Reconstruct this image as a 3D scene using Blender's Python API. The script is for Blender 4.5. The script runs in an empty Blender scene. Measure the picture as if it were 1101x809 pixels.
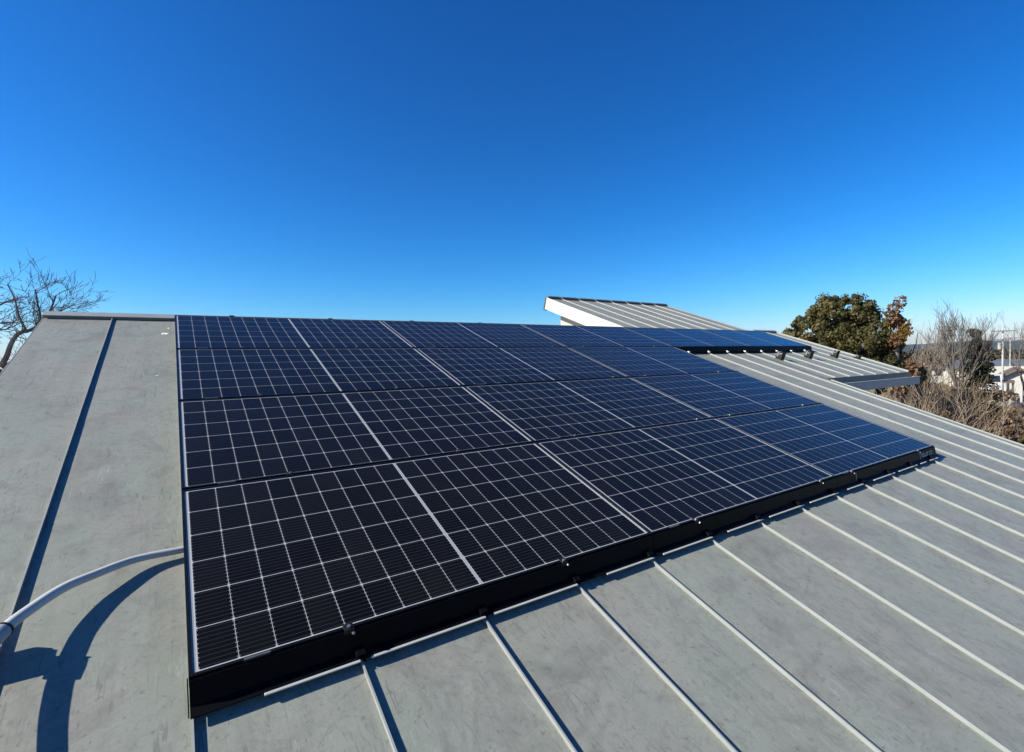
import bpy, math, random
from mathutils import Vector, Matrix, noise

C = bpy.context.scene.collection
SC = bpy.context.scene
rnd = random.Random(7)

# ------------------------------------------------------------------ camera, sky, sun, exposure
TILT = math.radians(2.3)
SLOPE = math.radians(17.0957) + TILT
Z0 = 4.8                                     # roof surface height at u=0, v=0
CS, SN = math.cos(SLOPE), math.sin(SLOPE)

cam_d = bpy.data.cameras.new('camera')
cam = bpy.data.objects.new('camera', cam_d); C.objects.link(cam)
cam_d.sensor_width = 36.0; cam_d.lens = 36.0 * 537.7 / 1101.0
cam_d.clip_start = 0.05; cam_d.clip_end = 40000
_T = Matrix.Rotation(TILT, 3, 'X')
_r = (_T @ Vector((0.830864427, -0.556474888, 0.0000487))).normalized()
_f = (_T @ Vector((0.55535642, 0.82918891, -0.06344285))).normalized()
_u = _r.cross(_f).normalized()
CAM = Vector((0.0062, -1.2554 * CS - 1.430 * SN, Z0 - 1.2554 * SN + 1.430 * CS))   # standing on the roof
M = Matrix((( _r.x, _u.x, -_f.x, CAM.x), (_r.y, _u.y, -_f.y, CAM.y), (_r.z, _u.z, -_f.z, CAM.z), (0, 0, 0, 1)))
cam.matrix_world = M
SC.camera = cam

SUN = (_T @ Vector((-0.7795, 0.2728, 0.5636))).normalized()
sun_el = math.asin(SUN.z); sun_az = math.atan2(SUN.x, SUN.y)
world = bpy.data.worlds.new('World'); SC.world = world; world.use_nodes = True
wn = world.node_tree; wn.nodes.clear()
sky = wn.nodes.new('ShaderNodeTexSky'); sky.sky_type = 'NISHITA'; sky.sun_disc = False
sky.sun_elevation = sun_el; sky.sun_rotation = sun_az
sky.altitude = 0; sky.air_density = 1.0; sky.dust_density = 0.3; sky.ozone_density = 4.0
hs = wn.nodes.new('ShaderNodeHueSaturation'); hs.inputs['Saturation'].default_value = 1.25
bg = wn.nodes.new('ShaderNodeBackground'); bg.inputs['Strength'].default_value = 0.09
wo = wn.nodes.new('ShaderNodeOutputWorld')
# phone-camera rendition of the sky: per channel tone curve on the sky radiance
sp = wn.nodes.new('ShaderNodeSeparateColor'); cb = wn.nodes.new('ShaderNodeCombineColor')
wn.links.new(sky.outputs[0], hs.inputs['Color']); wn.links.new(hs.outputs[0], sp.inputs[0])
for i, (gain, gam) in enumerate(((1.36, 1.95), (.91, 1.27), (1.10, 1.22))):
    a = wn.nodes.new('ShaderNodeMath'); a.operation = 'MULTIPLY'; a.inputs[1].default_value = 0.09
    b = wn.nodes.new('ShaderNodeMath'); b.operation = 'POWER'; b.inputs[1].default_value = gam
    c = wn.nodes.new('ShaderNodeMath'); c.operation = 'MULTIPLY'; c.inputs[1].default_value = gain / 0.09
    wn.links.new(sp.outputs[i], a.inputs[0]); wn.links.new(a.outputs[0], b.inputs[0]); wn.links.new(b.outputs[0], c.inputs[0]); wn.links.new(c.outputs[0], cb.inputs[i])
wn.links.new(cb.outputs[0], bg.inputs[0]); wn.links.new(bg.outputs[0], wo.inputs[0])

sl = bpy.data.lights.new('sun', 'SUN'); sl.energy = 5.0; sl.angle = math.radians(0.5); sl.color = (1.0, 0.955, 0.82)
so = bpy.data.objects.new('sun', sl); C.objects.link(so)
so.rotation_euler = SUN.to_track_quat('Z', 'Y').to_euler(); so.location = (-20, 5, 40)

SC.view_settings.view_transform = 'Standard'; SC.view_settings.look = 'None'
SC.view_settings.exposure = 1.0; SC.view_settings.gamma = 1.0; SC.view_settings.use_curve_mapping = False
SC.render.engine = 'CYCLES'
SC.cycles.max_bounces = 6; SC.cycles.volume_bounces = 0

# ------------------------------------------------------------------ helpers
ROOF_ROT = Matrix.Rotation(SLOPE, 4, 'X')
def P(u, v, n=0.0):
    """point of the roof plane (u along the ridge, v up the slope, n out of it) in the world"""
    return Vector((u, v * CS - n * SN, Z0 + v * SN + n * CS))

F_PX = 537.7
def ray(px, py):
    d = _r * ((px - 550.5) / F_PX) - _u * ((py - 404.5) / F_PX) + _f
    return d / math.hypot(d.x, d.y)
def spot(px, D, z=0.0):
    d = ray(px, 400.0); return Vector((CAM.x + d.x * D, CAM.y + d.y * D, z))
def hz(px, py, D):
    return CAM.z + ray(px, py).z * D

class MB:
    def __init__(s): s.v = []; s.f = []; s.m = []
    def quad(s, a, b, c, d, m=0):
        i = len(s.v); s.v += [tuple(a), tuple(b), tuple(c), tuple(d)]; s.f.append((i, i+1, i+2, i+3)); s.m.append(m)
    def poly(s, pts, m=0):
        i = len(s.v); s.v += [tuple(p) for p in pts]; s.f.append(tuple(range(i, i+len(pts)))); s.m.append(m)
    def box(s, x0, x1, y0, y1, z0, z1, m=0):
        i = len(s.v)
        s.v += [(x0,y0,z0),(x1,y0,z0),(x1,y1,z0),(x0,y1,z0),(x0,y0,z1),(x1,y0,z1),(x1,y1,z1),(x0,y1,z1)]
        for f in ((0,3,2,1),(4,5,6,7),(0,1,5,4),(1,2,6,5),(2,3,7,6),(3,0,4,7)):
            s.f.append(tuple(i+k for k in f)); s.m.append(m)
    def prism(s, prof, x0, x1, m=0):
        """profile in (y, z), counter-clockwise seen from +x, extruded along x"""
        i = len(s.v); k = len(prof)
        s.v += [(x0, y, z) for y, z in prof] + [(x1, y, z) for y, z in prof]
        s.f.append(tuple(i + j for j in reversed(range(k)))); s.m.append(m)
        s.f.append(tuple(i + k + j for j in range(k))); s.m.append(m)
        for j in range(k):
            j2 = (j + 1) % k
            s.f.append((i+j, i+j2, i+k+j2, i+k+j)); s.m.append(m)
    def tube(s, pts, rads, sides=8, m=0, cap=True):
        n = len(pts); i0 = len(s.v); prev = None
        for k in range(n):
            a = Vector(pts[max(0, k-1)]); b = Vector(pts[min(n-1, k+1)])
            t = (b - a).normalized()
            if prev is None:
                ref = Vector((0, 0, 1)) if abs(t.z) < 0.9 else Vector((1, 0, 0))
                x = t.cross(ref).normalized()
            else:
                x = (prev - t * prev.dot(t)); x = x.normalized() if x.length > 1e-6 else t.orthogonal().normalized()
            prev = x; y = t.cross(x)
            p = Vector(pts[k]); r = rads[k]
            for j in range(sides):
                a_ = 2 * math.pi * j / sides
                q = p + (x * math.cos(a_) + y * math.sin(a_)) * r
                s.v.append((q.x, q.y, q.z))
        for k in range(n-1):
            for j in range(sides):
                j2 = (j+1) % sides; a = i0 + k*sides
                s.f.append((a+j, a+j2, a+sides+j2, a+sides+j)); s.m.append(m)
        if cap:
            s.f.append(tuple(i0 + j for j in reversed(range(sides)))); s.m.append(m)
            s.f.append(tuple(i0 + (n-1)*sides + j for j in range(sides))); s.m.append(m)
    def mesh(s, name, mats, smooth=False):
        me = bpy.data.meshes.new(name); me.from_pydata(s.v, [], s.f)
        for m in (mats if isinstance(mats, (list, tuple)) else [mats]): me.materials.append(m)
        if any(s.m): me.polygons.foreach_set('material_index', s.m)
        if smooth: me.polygons.foreach_set('use_smooth', [True] * len(s.f))
        me.update(); return me
    def build(s, name, mats, parent=None, smooth=False, bevel=0.0):
        o = bpy.data.objects.new(name, s.mesh(name, mats, smooth)); C.objects.link(o)
        if parent: o.parent = parent
        if bevel:
            b = o.modifiers.new('bevel', 'BEVEL'); b.width = bevel; b.segments = 2; b.limit_method = 'ANGLE'
        return o

def tag(o, label=None, cat=None, group=None, kind=None):
    if label: o['label'] = label
    if cat: o['category'] = cat
    if group: o['group'] = group
    if kind: o['kind'] = kind
    return o
def empty(name, loc=(0,0,0), rot=(0,0,0)):
    o = bpy.data.objects.new(name, None); C.objects.link(o); o.location = loc; o.rotation_euler = rot
    o.empty_display_size = 0.1; return o
def on_roof(o, u, v, n=0.0):
    o.location = P(u, v, n); o.rotation_euler = (SLOPE, 0, 0); return o
def children_of(o): return [c for c in bpy.data.objects if c.parent == o]
def copy_tree(o, parent=None):
    kids = children_of(o)
    c = o.copy(); C.objects.link(c); c.parent = parent
    for k in kids: copy_tree(k, c)
    return c
ORD = ['first', 'second', 'third', 'fourth', 'fifth', 'sixth', 'seventh', 'eighth', 'ninth', 'tenth', 'eleventh', 'twelfth', 'thirteenth']

# ------------------------------------------------------------------ materials
class N:
    """tiny node-graph writer"""
    def __init__(s, name):
        s.mat = bpy.data.materials.new(name); s.mat.use_nodes = True
        s.t = s.mat.node_tree; s.t.nodes.clear()
        s.out = s.t.nodes.new('ShaderNodeOutputMaterial'); s.b = s.t.nodes.new('ShaderNodeBsdfPrincipled')
        s.t.links.new(s.b.outputs[0], s.out.inputs[0])
    def new(s, typ, **kw):
        n = s.t.nodes.new(typ)
        for k, v in kw.items():
            if k.startswith('i_'): n.inputs[k[2:].replace('_', ' ')].default_value = v
            else: setattr(n, k, v)
        return n
    def link(s, a, b): s.t.links.new(a, b)
    def val(s, sock, x):
        if hasattr(x, 'is_linked') or isinstance(x, bpy.types.NodeSocket): s.link(x, sock)
        else: sock.default_value = x
    def math(s, op, a, b=0.0, c=None):
        n = s.new('ShaderNodeMath', operation=op); s.val(n.inputs[0], a); s.val(n.inputs[1], b)
        if c is not None: s.val(n.inputs[2], c)
        return n.outputs[0]
    def mix(s, fac, a, b, mode='MIX'):
        n = s.new('ShaderNodeMix', data_type='RGBA', blend_type=mode)
        s.val(n.inputs[0], fac); s.val(n.inputs[6], a); s.val(n.inputs[7], b); return n.outputs[2]
    def coord(s, which='Object'): return s.new('ShaderNodeTexCoord').outputs[which]
    def scale(s, vec, sc, rot=(0,0,0)):
        n = s.new('ShaderNodeMapping'); s.link(vec, n.inputs[0]); n.inputs['Scale'].default_value = sc; n.inputs['Rotation'].default_value = rot; return n.outputs[0]
    def noise(s, vec, sc, det=4, rough=.55, dist=0.0):
        n = s.new('ShaderNodeTexNoise'); s.link(vec, n.inputs['Vector']); n.inputs['Scale'].default_value = sc
        n.inputs['Detail'].default_value = det; n.inputs['Roughness'].default_value = rough; n.inputs['Distortion'].default_value = dist; return n.outputs[0]
    def ramp(s, fac, lo, hi, a=0.0, b=1.0):
        n = s.new('ShaderNodeMapRange'); s.val(n.inputs[0], fac); n.inputs[1].default_value = lo; n.inputs[2].default_value = hi
        n.inputs[3].default_value = a; n.inputs[4].default_value = b; return n.outputs[0]
    def base(s, x): s.val(s.b.inputs['Base Color'], x)
    def set(s, **kw):
        for k, v in kw.items(): s.val(s.b.inputs[k.replace('_', ' ')], v)
        return s
    def bump(s, h, strength, dist):
        n = s.new('ShaderNodeBump'); n.inputs['Strength'].default_value = strength; n.inputs['Distance'].default_value = dist
        s.link(h, n.inputs['Height']); s.link(n.outputs[0], s.b.inputs['Normal'])

ALB = .70                                     # overall reflectance level
def col(r, g, b): return (r * ALB, g * ALB, b * ALB, 1.0)
def simple(name, c, rough=.6, metal=0.0, var=.12, sc=6.0, spec=None, coat=0.0):
    n = N(name); v = n.coord()
    f = n.noise(v, sc, 5)
    n.base(n.mix(n.ramp(f, .3, .7), col(*[x*(1-var) for x in c]), col(*[min(1.3, x*(1+var)) for x in c])))
    n.set(Roughness=rough, Metallic=metal)
    if spec is not None: n.set(Specular_IOR_Level=spec)
    if coat: n.set(Coat_Weight=coat, Coat_Roughness=.1)
    return n.mat

def roof_material():
    n = N('roof_paint'); v = n.coord()
    # weathered paint drifts between a greenish and a pinkish grey
    hue = n.noise(v, 2.1, 5, .62, .8)
    c = n.mix(n.ramp(hue, .40, .60), col(.302, .326, .276), col(.338, .320, .282))
    big = n.noise(v, .8, 3)
    c = n.mix(n.ramp(big, .35, .68, 0, .5), c, col(.345, .370, .316))
    sm = n.noise(v, 2.6, 8, .66, 1.4)
    c = n.mix(n.ramp(sm, .50, .72, 0, .74), c, col(.192, .174, .158))
    sm2 = n.noise(v, 11.0, 8, .74, 2.2)
    c = n.mix(n.ramp(sm2, .50, .68, 0, .62), c, col(.185, .200, .180))
    sm3 = n.noise(v, 7.5, 8, .72, 1.6)
    c = n.mix(n.ramp(sm3, .54, .74, 0, .50), c, col(.42, .45, .405))
    # faint water runs down the slope
    run = n.noise(n.scale(v, (13, .55, 1)), 1.0, 4, .6)
    c = n.mix(n.ramp(run, .52, .70, 0, .28), c, col(.20, .20, .175))
    # short scuffs and drag marks in many directions, each kind in its own patches
    for k, (rot, lx, ly, thr, op) in enumerate(((.6, 60, 7, .60, .50), (-.5, 75, 9, .61, .45), (1.3, 55, 6, .61, .45), (2.2, 85, 10, .60, .45), (.1, 70, 6, .62, .40), (1.8, 40, 4, .64, .45))):
        mp = n.new('ShaderNodeMapping'); n.link(v, mp.inputs[0]); mp.inputs['Location'].default_value = (k * 3.1, k * 1.7, 0); mp.inputs['Rotation'].default_value = (0, 0, rot); mp.inputs['Scale'].default_value = (lx, ly, 1)
        st = n.noise(mp.outputs[0], 1.0, 3, .55, 1.3)
        mm = n.new('ShaderNodeMapping'); n.link(v, mm.inputs[0]); mm.inputs['Location'].default_value = (k * 9.3, k * 4.1, 0)
        ms = n.noise(mm.outputs[0], 2.4, 3, .6)
        f = n.math('MULTIPLY', n.ramp(st, thr, thr + .06, 0, op), n.ramp(ms, .50, .60))
        c = n.mix(f, c, col(.135, .13, .12) if k != 3 else col(.47, .49, .455))
    # a few long curved marks
    for k, (sc, wd, off) in enumerate(((1.6, .0045, 0.0), (2.3, .006, 7.0))):
        mp = n.new('ShaderNodeMapping'); n.link(v, mp.inputs[0]); mp.inputs['Location'].default_value = (off, off * .7, 0)
        w = n.noise(mp.outputs[0], sc, 1, .4, .3)
        d = n.math('ABSOLUTE', n.math('SUBTRACT', w, .5))
        f = n.math('MULTIPLY', n.ramp(d, wd, 0.0, 0, 1), n.ramp(n.noise(mp.outputs[0], 3.2 + k, 4, .65), .54, .62, 0, .40))
        c = n.mix(f, c, col(.15, .145, .135))
    sp = n.noise(v, 42, 3, .6, .4)
    c = n.mix(n.ramp(sp, .61, .72, 0, .60), c, col(.13, .125, .11))
    gr = n.noise(v, 130, 4, .75)
    c = n.mix(n.ramp(gr, .3, .7, 0, .30), c, col(.15, .165, .145))
    n.base(c)
    n.set(Roughness=n.ramp(sm2, .3, .7, .42, .60), Specular_IOR_Level=.32)
    n.bump(n.noise(v, 9, 4), .15, .004)
    return n.mat
M_ROOF = roof_material()
M_SEAM = simple('roof_seam_paint', (.335, .35, .34), .5, 0, .08, 12)
M_TRIM = simple('roof_trim_paint', (.30, .32, .30), .5, 0, .10, 8)
M_DARKTRIM = simple('dark_ridge_metal_and_eave_shade', (.10, .115, .12), .5, 0, .12, 8)
M_GUTTER = simple('gutter_metal', (.38, .43, .47), .42, 0, .06, 5)
M_WHITE = simple('white_fascia_paint', (.66, .63, .57), .55, 0, .04, 3)
M_WALL = simple('cream_render', (.66, .58, .50), .85, 0, .06, 12)
M_BLACK = simple('black_anodised_frame', (.006, .0065, .008), .35, 0, .2, 40, .25)
M_SKIRT = simple('black_skirt_metal', (.0035, .0042, .0055), .45, 0, .25, 10, .06)
M_LIP = simple('aluminium_rim_and_lit_lip', (.62, .62, .58), .4, .2, .08, 20)
M_CLAMP = simple('dark_clamp_metal', (.03, .03, .032), .35, .5, .2, 40)
M_BOLT = simple('bright_bolt_steel', (.50, .50, .49), .35, .8, .08, 60)
M_STICK = simple('grey_label_paper', (.20, .21, .22), .5, 0, .15, 60)
M_TAG = simple('dim_grey_label', (.085, .09, .095), .45, 0, .15, 60)
M_RIBBON_SHADE = simple('silver_ribbon_and_margin_shade', (.30, .31, .33), .4, 0, .05, 60)
M_WHITEINK = simple('white_ink', (.95, .95, .95), .6)
M_PVC = simple('white_flexible_pvc', (.58, .58, .55), .42, 0, .05, 14, .4)
M_FIT = simple('grey_pvc_fitting', (.36, .40, .42), .45, 0, .10, 20)
M_RUB = simple('dark_rubber_band', (.03, .035, .05), .6)
M_BRASS = simple('weathered_bronze', (.018, .015, .011), .8, 0, .35, 40)
M_GALV = simple('galvanised_steel', (.48, .48, .46), .4, .6, .1, 30)
M_BIRD = simple('bird_lime', (.85, .84, .80), .8, 0, .06, 60)

PU, PV = 1.8804, 1.0               # pitch of the array: module along the ridge, row up the slope
PL, PW = 1.8774, 0.988             # module size
LIP, MARG = .010, .013
CELLS_L, CELLS_W = 18, 6
CELL_PX = (PL - 2*LIP - 2*MARG - .012) / 18.0
CELL_PY = (PW - 2*LIP - 2*.0055) / 6.0

def cell_material():
    n = N('monocrystalline_cells'); v = n.coord()
    s = n.new('ShaderNodeSeparateXYZ'); n.link(v, s.inputs[0])
    g = n.new('ShaderNodeNewGeometry')
    isl = g.outputs['Random Per Island']
    c = n.mix(isl, col(.0035, .0034, .0036), col(.0065, .0063, .0066))
    # nine ribbons along each cell
    y = n.math('MULTIPLY', n.math('ADD', s.outputs[1], -(LIP + .0055)), 9.0 / CELL_PY)
    fr = n.math('ABSOLUTE', n.math('SUBTRACT', n.math('FRACT', n.math('ADD', y, 50.0)), .5))
    bar = n.math('LESS_THAN', fr, .055)
    c = n.mix(n.math('MULTIPLY', bar, .55), c, col(.055, .057, .066))
    # brighter solder pads where the ribbons leave a cell
    x0 = n.math('SUBTRACT', s.outputs[0], PL / 2)
    xa = n.math('SUBTRACT', n.math('ABSOLUTE', x0), .006)
    xf = n.math('ABSOLUTE', n.math('SUBTRACT', n.math('FRACT', n.math('DIVIDE', xa, CELL_PX)), .5))
    pad = n.math('MULTIPLY', n.math('GREATER_THAN', xf, .455), n.math('LESS_THAN', fr, .10))
    c = n.mix(n.math('MULTIPLY', pad, .45), c, col(.42, .43, .45))
    du = n.noise(v, 2.2, 6, .7, .6)                       # thin film of dust, thicker in places
    c = n.mix(n.ramp(du, .48, .75, 0, .012), c, col(.30, .28, .25))
    n.base(c)
    n.set(Roughness=.45, Specular_IOR_Level=.05, Coat_Weight=1.0, Coat_Roughness=n.ramp(du, .4, .7, .04, .09), Coat_IOR=1.15)
    return n.mat
M_CELL = cell_material()
def back_material():
    n = N('white_backsheet'); v = n.coord()
    f = n.noise(v, 20, 3)
    n.base(n.mix(n.ramp(f, .3, .7), col(.46, .465, .47), col(.52, .525, .53)))
    n.set(Roughness=.5, Coat_Weight=1.0, Coat_Roughness=.05, Coat_IOR=1.15); return n.mat
M_BACK = back_material()

# ------------------------------------------------------------------ ground, far hills, haze
def ground_material():
    n = N('winter_ground'); v = n.coord()
    a = n.noise(v, .05, 6, .6, .6); b = n.noise(v, .4, 6, .65, .4); d = n.noise(v, 4, 4, .7)
    c = n.mix(n.ramp(a, .38, .62), col(.27, .195, .105), col(.17, .14, .07))
    c = n.mix(n.ramp(b, .4, .65, 0, .7), c, col(.40, .30, .16))
    c = n.mix(n.ramp(d, .4, .7, 0, .5), c, col(.15, .11, .065))
    n.base(c); n.set(Roughness=.95, Specular_IOR_Level=.1); return n.mat
M_GROUND = ground_material()
mb = MB(); S = 8800.0
mb.quad((-S, -S, 0), (S, -S, 0), (S, S, 0), (-S, S, 0))
tag(mb.build('ground', M_GROUND), kind='structure')

def hill_material(name, forest, top, z0, z1):
    n = N(name); v = n.coord(); s = n.new('ShaderNodeSeparateXYZ'); n.link(v, s.inputs[0])
    f = n.noise(v, .004, 6, .6)
    c = n.mix(n.ramp(f, .35, .65), col(*forest), col(*[x * 1.7 for x in forest]))
    if top:
        g = n.noise(v, .006, 6, .7)
        h = n.math('ADD', s.outputs[2], n.math('MULTIPLY', n.math('SUBTRACT', g, .5), 90.0))
        c = n.mix(n.ramp(h, z0, z1), c, col(*top))
    n.base(c); n.set(Roughness=1.0, Specular_IOR_Level=0.0); return n.mat
def ridge(name, D, depth, prof, mat, seed, amp):
    """range of hills about D metres away; prof maps the compass angle to its height"""
    mb = MB(); na, nr = 260, 14; a0, a1 = math.radians(20), math.radians(120)
    for i in range(na + 1):
        a = a0 + (a1 - a0) * i / na
        h = prof(math.degrees(a)) * (1 + amp * noise.fractal(Vector((i * .085 + seed, seed, 0)), 1.0, 2.1, 6))
        for j in range(nr + 1):
            t = j / nr; d = D + depth * t
            k = math.sin(math.pi * min(1, t)) ** 1.1
            z = h * k * (1 + .25 * noise.fractal(Vector((i * .12 + seed, t * 5, 3)), 1.0, 2.1, 5)) - 1 * (j in (0, nr)) + .3
            mb.v.append((CAM.x + math.sin(a) * d, CAM.y + math.cos(a) * d, max(z, .02)))
    for i in range(na):
        for j in range(nr):
            p = i * (nr + 1) + j
            mb.f.append((p, p + 1, p + nr + 2, p + nr + 1)); mb.m.append(0)
    tag(mb.build(name, mat, smooth=True), kind='structure')
ridge('hills', 4200, 1200, lambda a: 62 * min(1, max(.02, (a - 67) / 5)), hill_material('forested_hills', (.035, .045, .035), None, 0, 0), 3.0, .35)
ridge('mountains', 6600, 1600, lambda a: 104 * min(1, max(.02, (a - 69) / 5)), hill_material('snowy_mountains', (.05, .06, .06), (.8, .82, .85), 100, 116), 11.0, .28)

hz_m = bpy.data.materials.new('haze_air'); hz_m.use_nodes = True
ht = hz_m.node_tree; ht.nodes.clear()
ho = ht.nodes.new('ShaderNodeOutputMaterial'); hv = ht.nodes.new('ShaderNodeVolumePrincipled')
hv.inputs['Color'].default_value = (.44, .55, .70, 1); hv.inputs['Density'].default_value = 7.5e-5; hv.inputs['Anisotropy'].default_value = .2
ht.links.new(hv.outputs[0], ho.inputs['Volume'])
mb = MB(); mb.box(-8900, 8900, -8900, 8900, -1.0, 190.0)
tag(mb.build('haze', hz_m), kind='stuff')

# ------------------------------------------------------------------ the house
SEAM0, SEAMP = .0065, .4543
RIDGE_V = 4.19
EAVE_V = -3.3
RAKE_L, RAKE_R = -.889, 7.467
WING_R, WING_EAVE = 10.38, 1.78
UP_L, UP_R, UP_TOP = 6.053, 9.534, 6.43

house = empty('house', (3.4, 1.5, 0))
tag(house, 'house whose grey standing seam metal roof fills the foreground under the solar panels', 'house')
def hchild(o, parent=house):
    """parent to the house, keeping world coordinates"""
    o.parent = parent
    return o
ROOFM = Matrix.Translation((0, 0, Z0)) @ ROOF_ROT
def roof_part(mb, name, mats, parent=None, smooth=False, bevel=0.0):
    """mesh in (u, v, n) roof coordinates, child of the house or of a roof"""
    o = mb.build(name, mats, None, smooth, bevel)
    if parent is None:
        o.parent = house; o.matrix_local = Matrix.Translation(-house.location) @ ROOFM
    else:
        o.parent = parent
    return o

def seams_in(u0, u1):
    k = math.ceil((u0 + .03 - SEAM0) / SEAMP); r = []
    while SEAM0 + SEAMP * k < u1 - .03: r.append(SEAM0 + SEAMP * k); k += 1
    return r
def roof_sheet(mb, u0, u1, v0, v1, du=.05, dv=.06, wob=.0028, n0=0.0):
    """gently oil-canned sheet with folded seams standing on it"""
    ss = seams_in(u0, u1)
    nu = max(2, int((u1 - u0) / du)); nv = max(2, int((v1 - v0) / dv)); i0 = len(mb.v)
    for i in range(nu + 1):
        u = u0 + (u1 - u0) * i / nu
        fr = ((u - SEAM0) / SEAMP) % 1.0
        k = math.sin(math.pi * fr) ** .6 if fr > 0 else 0
        for j in range(nv + 1):
            v = v0 + (v1 - v0) * j / nv
            h = noise.noise(Vector((math.floor((u - SEAM0) / SEAMP) * 5.7 + fr * 1.2, v * 2.3, 1.7))) + .5 * noise.noise(Vector((u * 4, v * 5, 9.0)))
            mb.v.append((u, v, n0 + wob * k * h))
    for i in range(nu):
        for j in range(nv):
            p = i0 + i * (nv + 1) + j
            mb.f.append((p, p + nv + 1, p + nv + 2, p + 1)); mb.m.append(0)
    for u in ss:
        # folded seam: upright web with a thicker rolled top
        n = int((v1 - v0) / .25); H = .0168; i0 = len(mb.v)
        prof = ((-.0020, -.004), (-.0020, .0108), (-.0033, .0112), (-.0033, H), (.0026, H), (.0026, .0112), (.0020, .0108), (.0020, -.004))
        for j in range(n + 1):
            v = v0 + (v1 - v0) * j / n
            w = .0012 * noise.noise(Vector((u * 3, v * 1.9, 4)))
            for a, b in prof: mb.v.append((u + a + w, v, n0 + b))
        L = len(prof)
        for j in range(n):
            for q in range(L):
                q2 = (q + 1) % L; p = i0 + j * L
                mb.f.append((p + q, p + L + q, p + L + q2, p + q2)); mb.m.append(1)
        mb.f.append(tuple(i0 + q for q in range(L))); mb.m.append(1)
        mb.f.append(tuple(i0 + n * L + q for q in reversed(range(L)))); mb.m.append(1)

# main roof
mb = MB(); roof_sheet(mb, RAKE_L, RAKE_R, EAVE_V, RIDGE_V)
mb.box(RAKE_L + .004, RAKE_R - .004, EAVE_V + .004, RIDGE_V - .004, -.06, -.009)
main_roof = roof_part(mb, 'roof', [M_ROOF, M_SEAM], smooth=False)
mb = MB()
mb.box(RAKE_L - .012, UP_L - .03, RIDGE_V - .075, RIDGE_V + .06, .0195, .028)
mb.box(RAKE_L - .010, UP_L - .032, RIDGE_V - .060, RIDGE_V - .045, -.002, .0193)
roof_part(mb, 'ridge_cap', M_TRIM, main_roof, bevel=.004)
for ua, ub in ((RAKE_L - .008, RAKE_L - .0005), (RAKE_R + .0005, RAKE_R + .022)):
    mb = MB(); mb.box(ua, ub, EAVE_V, RIDGE_V - .08 if ua < 0 else WING_EAVE - .06, -.12, .001 if ua < 0 else .012)
    roof_part(mb, 'rake_trim', M_TRIM, main_roof, bevel=.004)
# rear slope of the main roof
yr, zr = P(0, RIDGE_V).y, P(0, RIDGE_V).z
mb = MB()
mb.prism([(yr + .062, zr - .075), (yr + 2.7, zr - .075 - 2.65 * math.tan(SLOPE)), (yr + 2.7, zr - .012 - 2.65 * math.tan(SLOPE)), (yr + .062, zr - .012)], RAKE_L, 6.24)
o = mb.build('roof', M_ROOF, house); o.location = -house.location
# wing roof (its eave stops half way down)
mb = MB(); roof_sheet(mb, RAKE_R + .024, WING_R, WING_EAVE, RIDGE_V, wob=.002)
mb.box(RAKE_R + .026, WING_R - .004, WING_EAVE + .004, RIDGE_V - .004, -.06, -.009)
wing = roof_part(mb, 'roof', [M_ROOF, M_SEAM])
mb = MB(); mb.box(WING_R, WING_R + .022, WING_EAVE, RIDGE_V + .02, -.12, .026)
roof_part(mb, 'rake_trim', M_TRIM, wing, bevel=.004)
mb = MB(); mb.box(UP_R + .03, WING_R + .02, RIDGE_V + .002, RIDGE_V + .07, -.05, .04)
roof_part(mb, 'ridge_cap', M_TRIM, wing, bevel=.004)
# box gutter under the wing eave
ye, ze = P(0, WING_EAVE).y, P(0, WING_EAVE).z
gx0, gx1 = RAKE_R + .03, WING_R + .03
mb = MB()
mb.box(gx0, gx1, ye - .150, ye - .140, ze - .20, ze - .082)
mb.box(gx0, gx1, ye - .139, ye - .002, ze - .20, ze - .19)
mb.box(gx1, gx1 + .008, ye - .150, ye - .002, ze - .20, ze - .075)
mr = MB(); mr.box(gx0, gx1 + .01, ye - .158, ye - .134, ze - .0815, ze - .068)
g = mb.build('gutter', M_GUTTER, house, bevel=.003); g.location = -house.location
mf = MB(); mf.box(gx0, gx1 - .03, ye - .014, ye - .002, ze - .189, ze - .006)
eave_shade = mf.build('fascia', M_DARKTRIM, house); eave_shade.location = -house.location  # board coloured dark to paint the shade between eave and gutter
mr.build('gutter_rim', M_LIP, g, bevel=.003)
# raised rear block: its roof runs on in the same plane behind the ridge
mb = MB(); roof_sheet(mb, UP_L, UP_R, RIDGE_V + .075, UP_TOP, wob=.002)
mb.box(UP_L + .004, UP_R - .004, RIDGE_V + .08, UP_TOP - .004, -.05, -.009)
upper = roof_part(mb, 'roof', [M_ROOF, M_SEAM])
mb = MB(); mb.box(UP_L - .03, UP_L - .002, RIDGE_V + .075, UP_TOP + .03, -.215, .008)
roof_part(mb, 'fascia', M_WHITE, upper, bevel=.003)
mb = MB(); mb.box(UP_L + .0, UP_L + .38, RIDGE_V + .08, UP_TOP + .02, -.212, -.195)
roof_part(mb, 'soffit', M_WHITE, upper)
mb = MB()
for a, b in zip([UP_L - .03] + seams_in(UP_L, UP_R), seams_in(UP_L, UP_R) + [UP_R + .02]):
    mb.box(a + .022, b - .022, UP_TOP - .03, UP_TOP + .05, .006, .040)
mb.box(UP_L - .03, UP_R + .02, UP_TOP + .004, UP_TOP + .052, -.24, .0055)
roof_part(mb, 'ridge_cap', M_DARKTRIM, upper)
mb = MB(); mb.box(UP_R, UP_R + .022, RIDGE_V + .075, UP_TOP, -.14, .012)
roof_part(mb, 'rake_trim', M_TRIM, upper)
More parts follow.
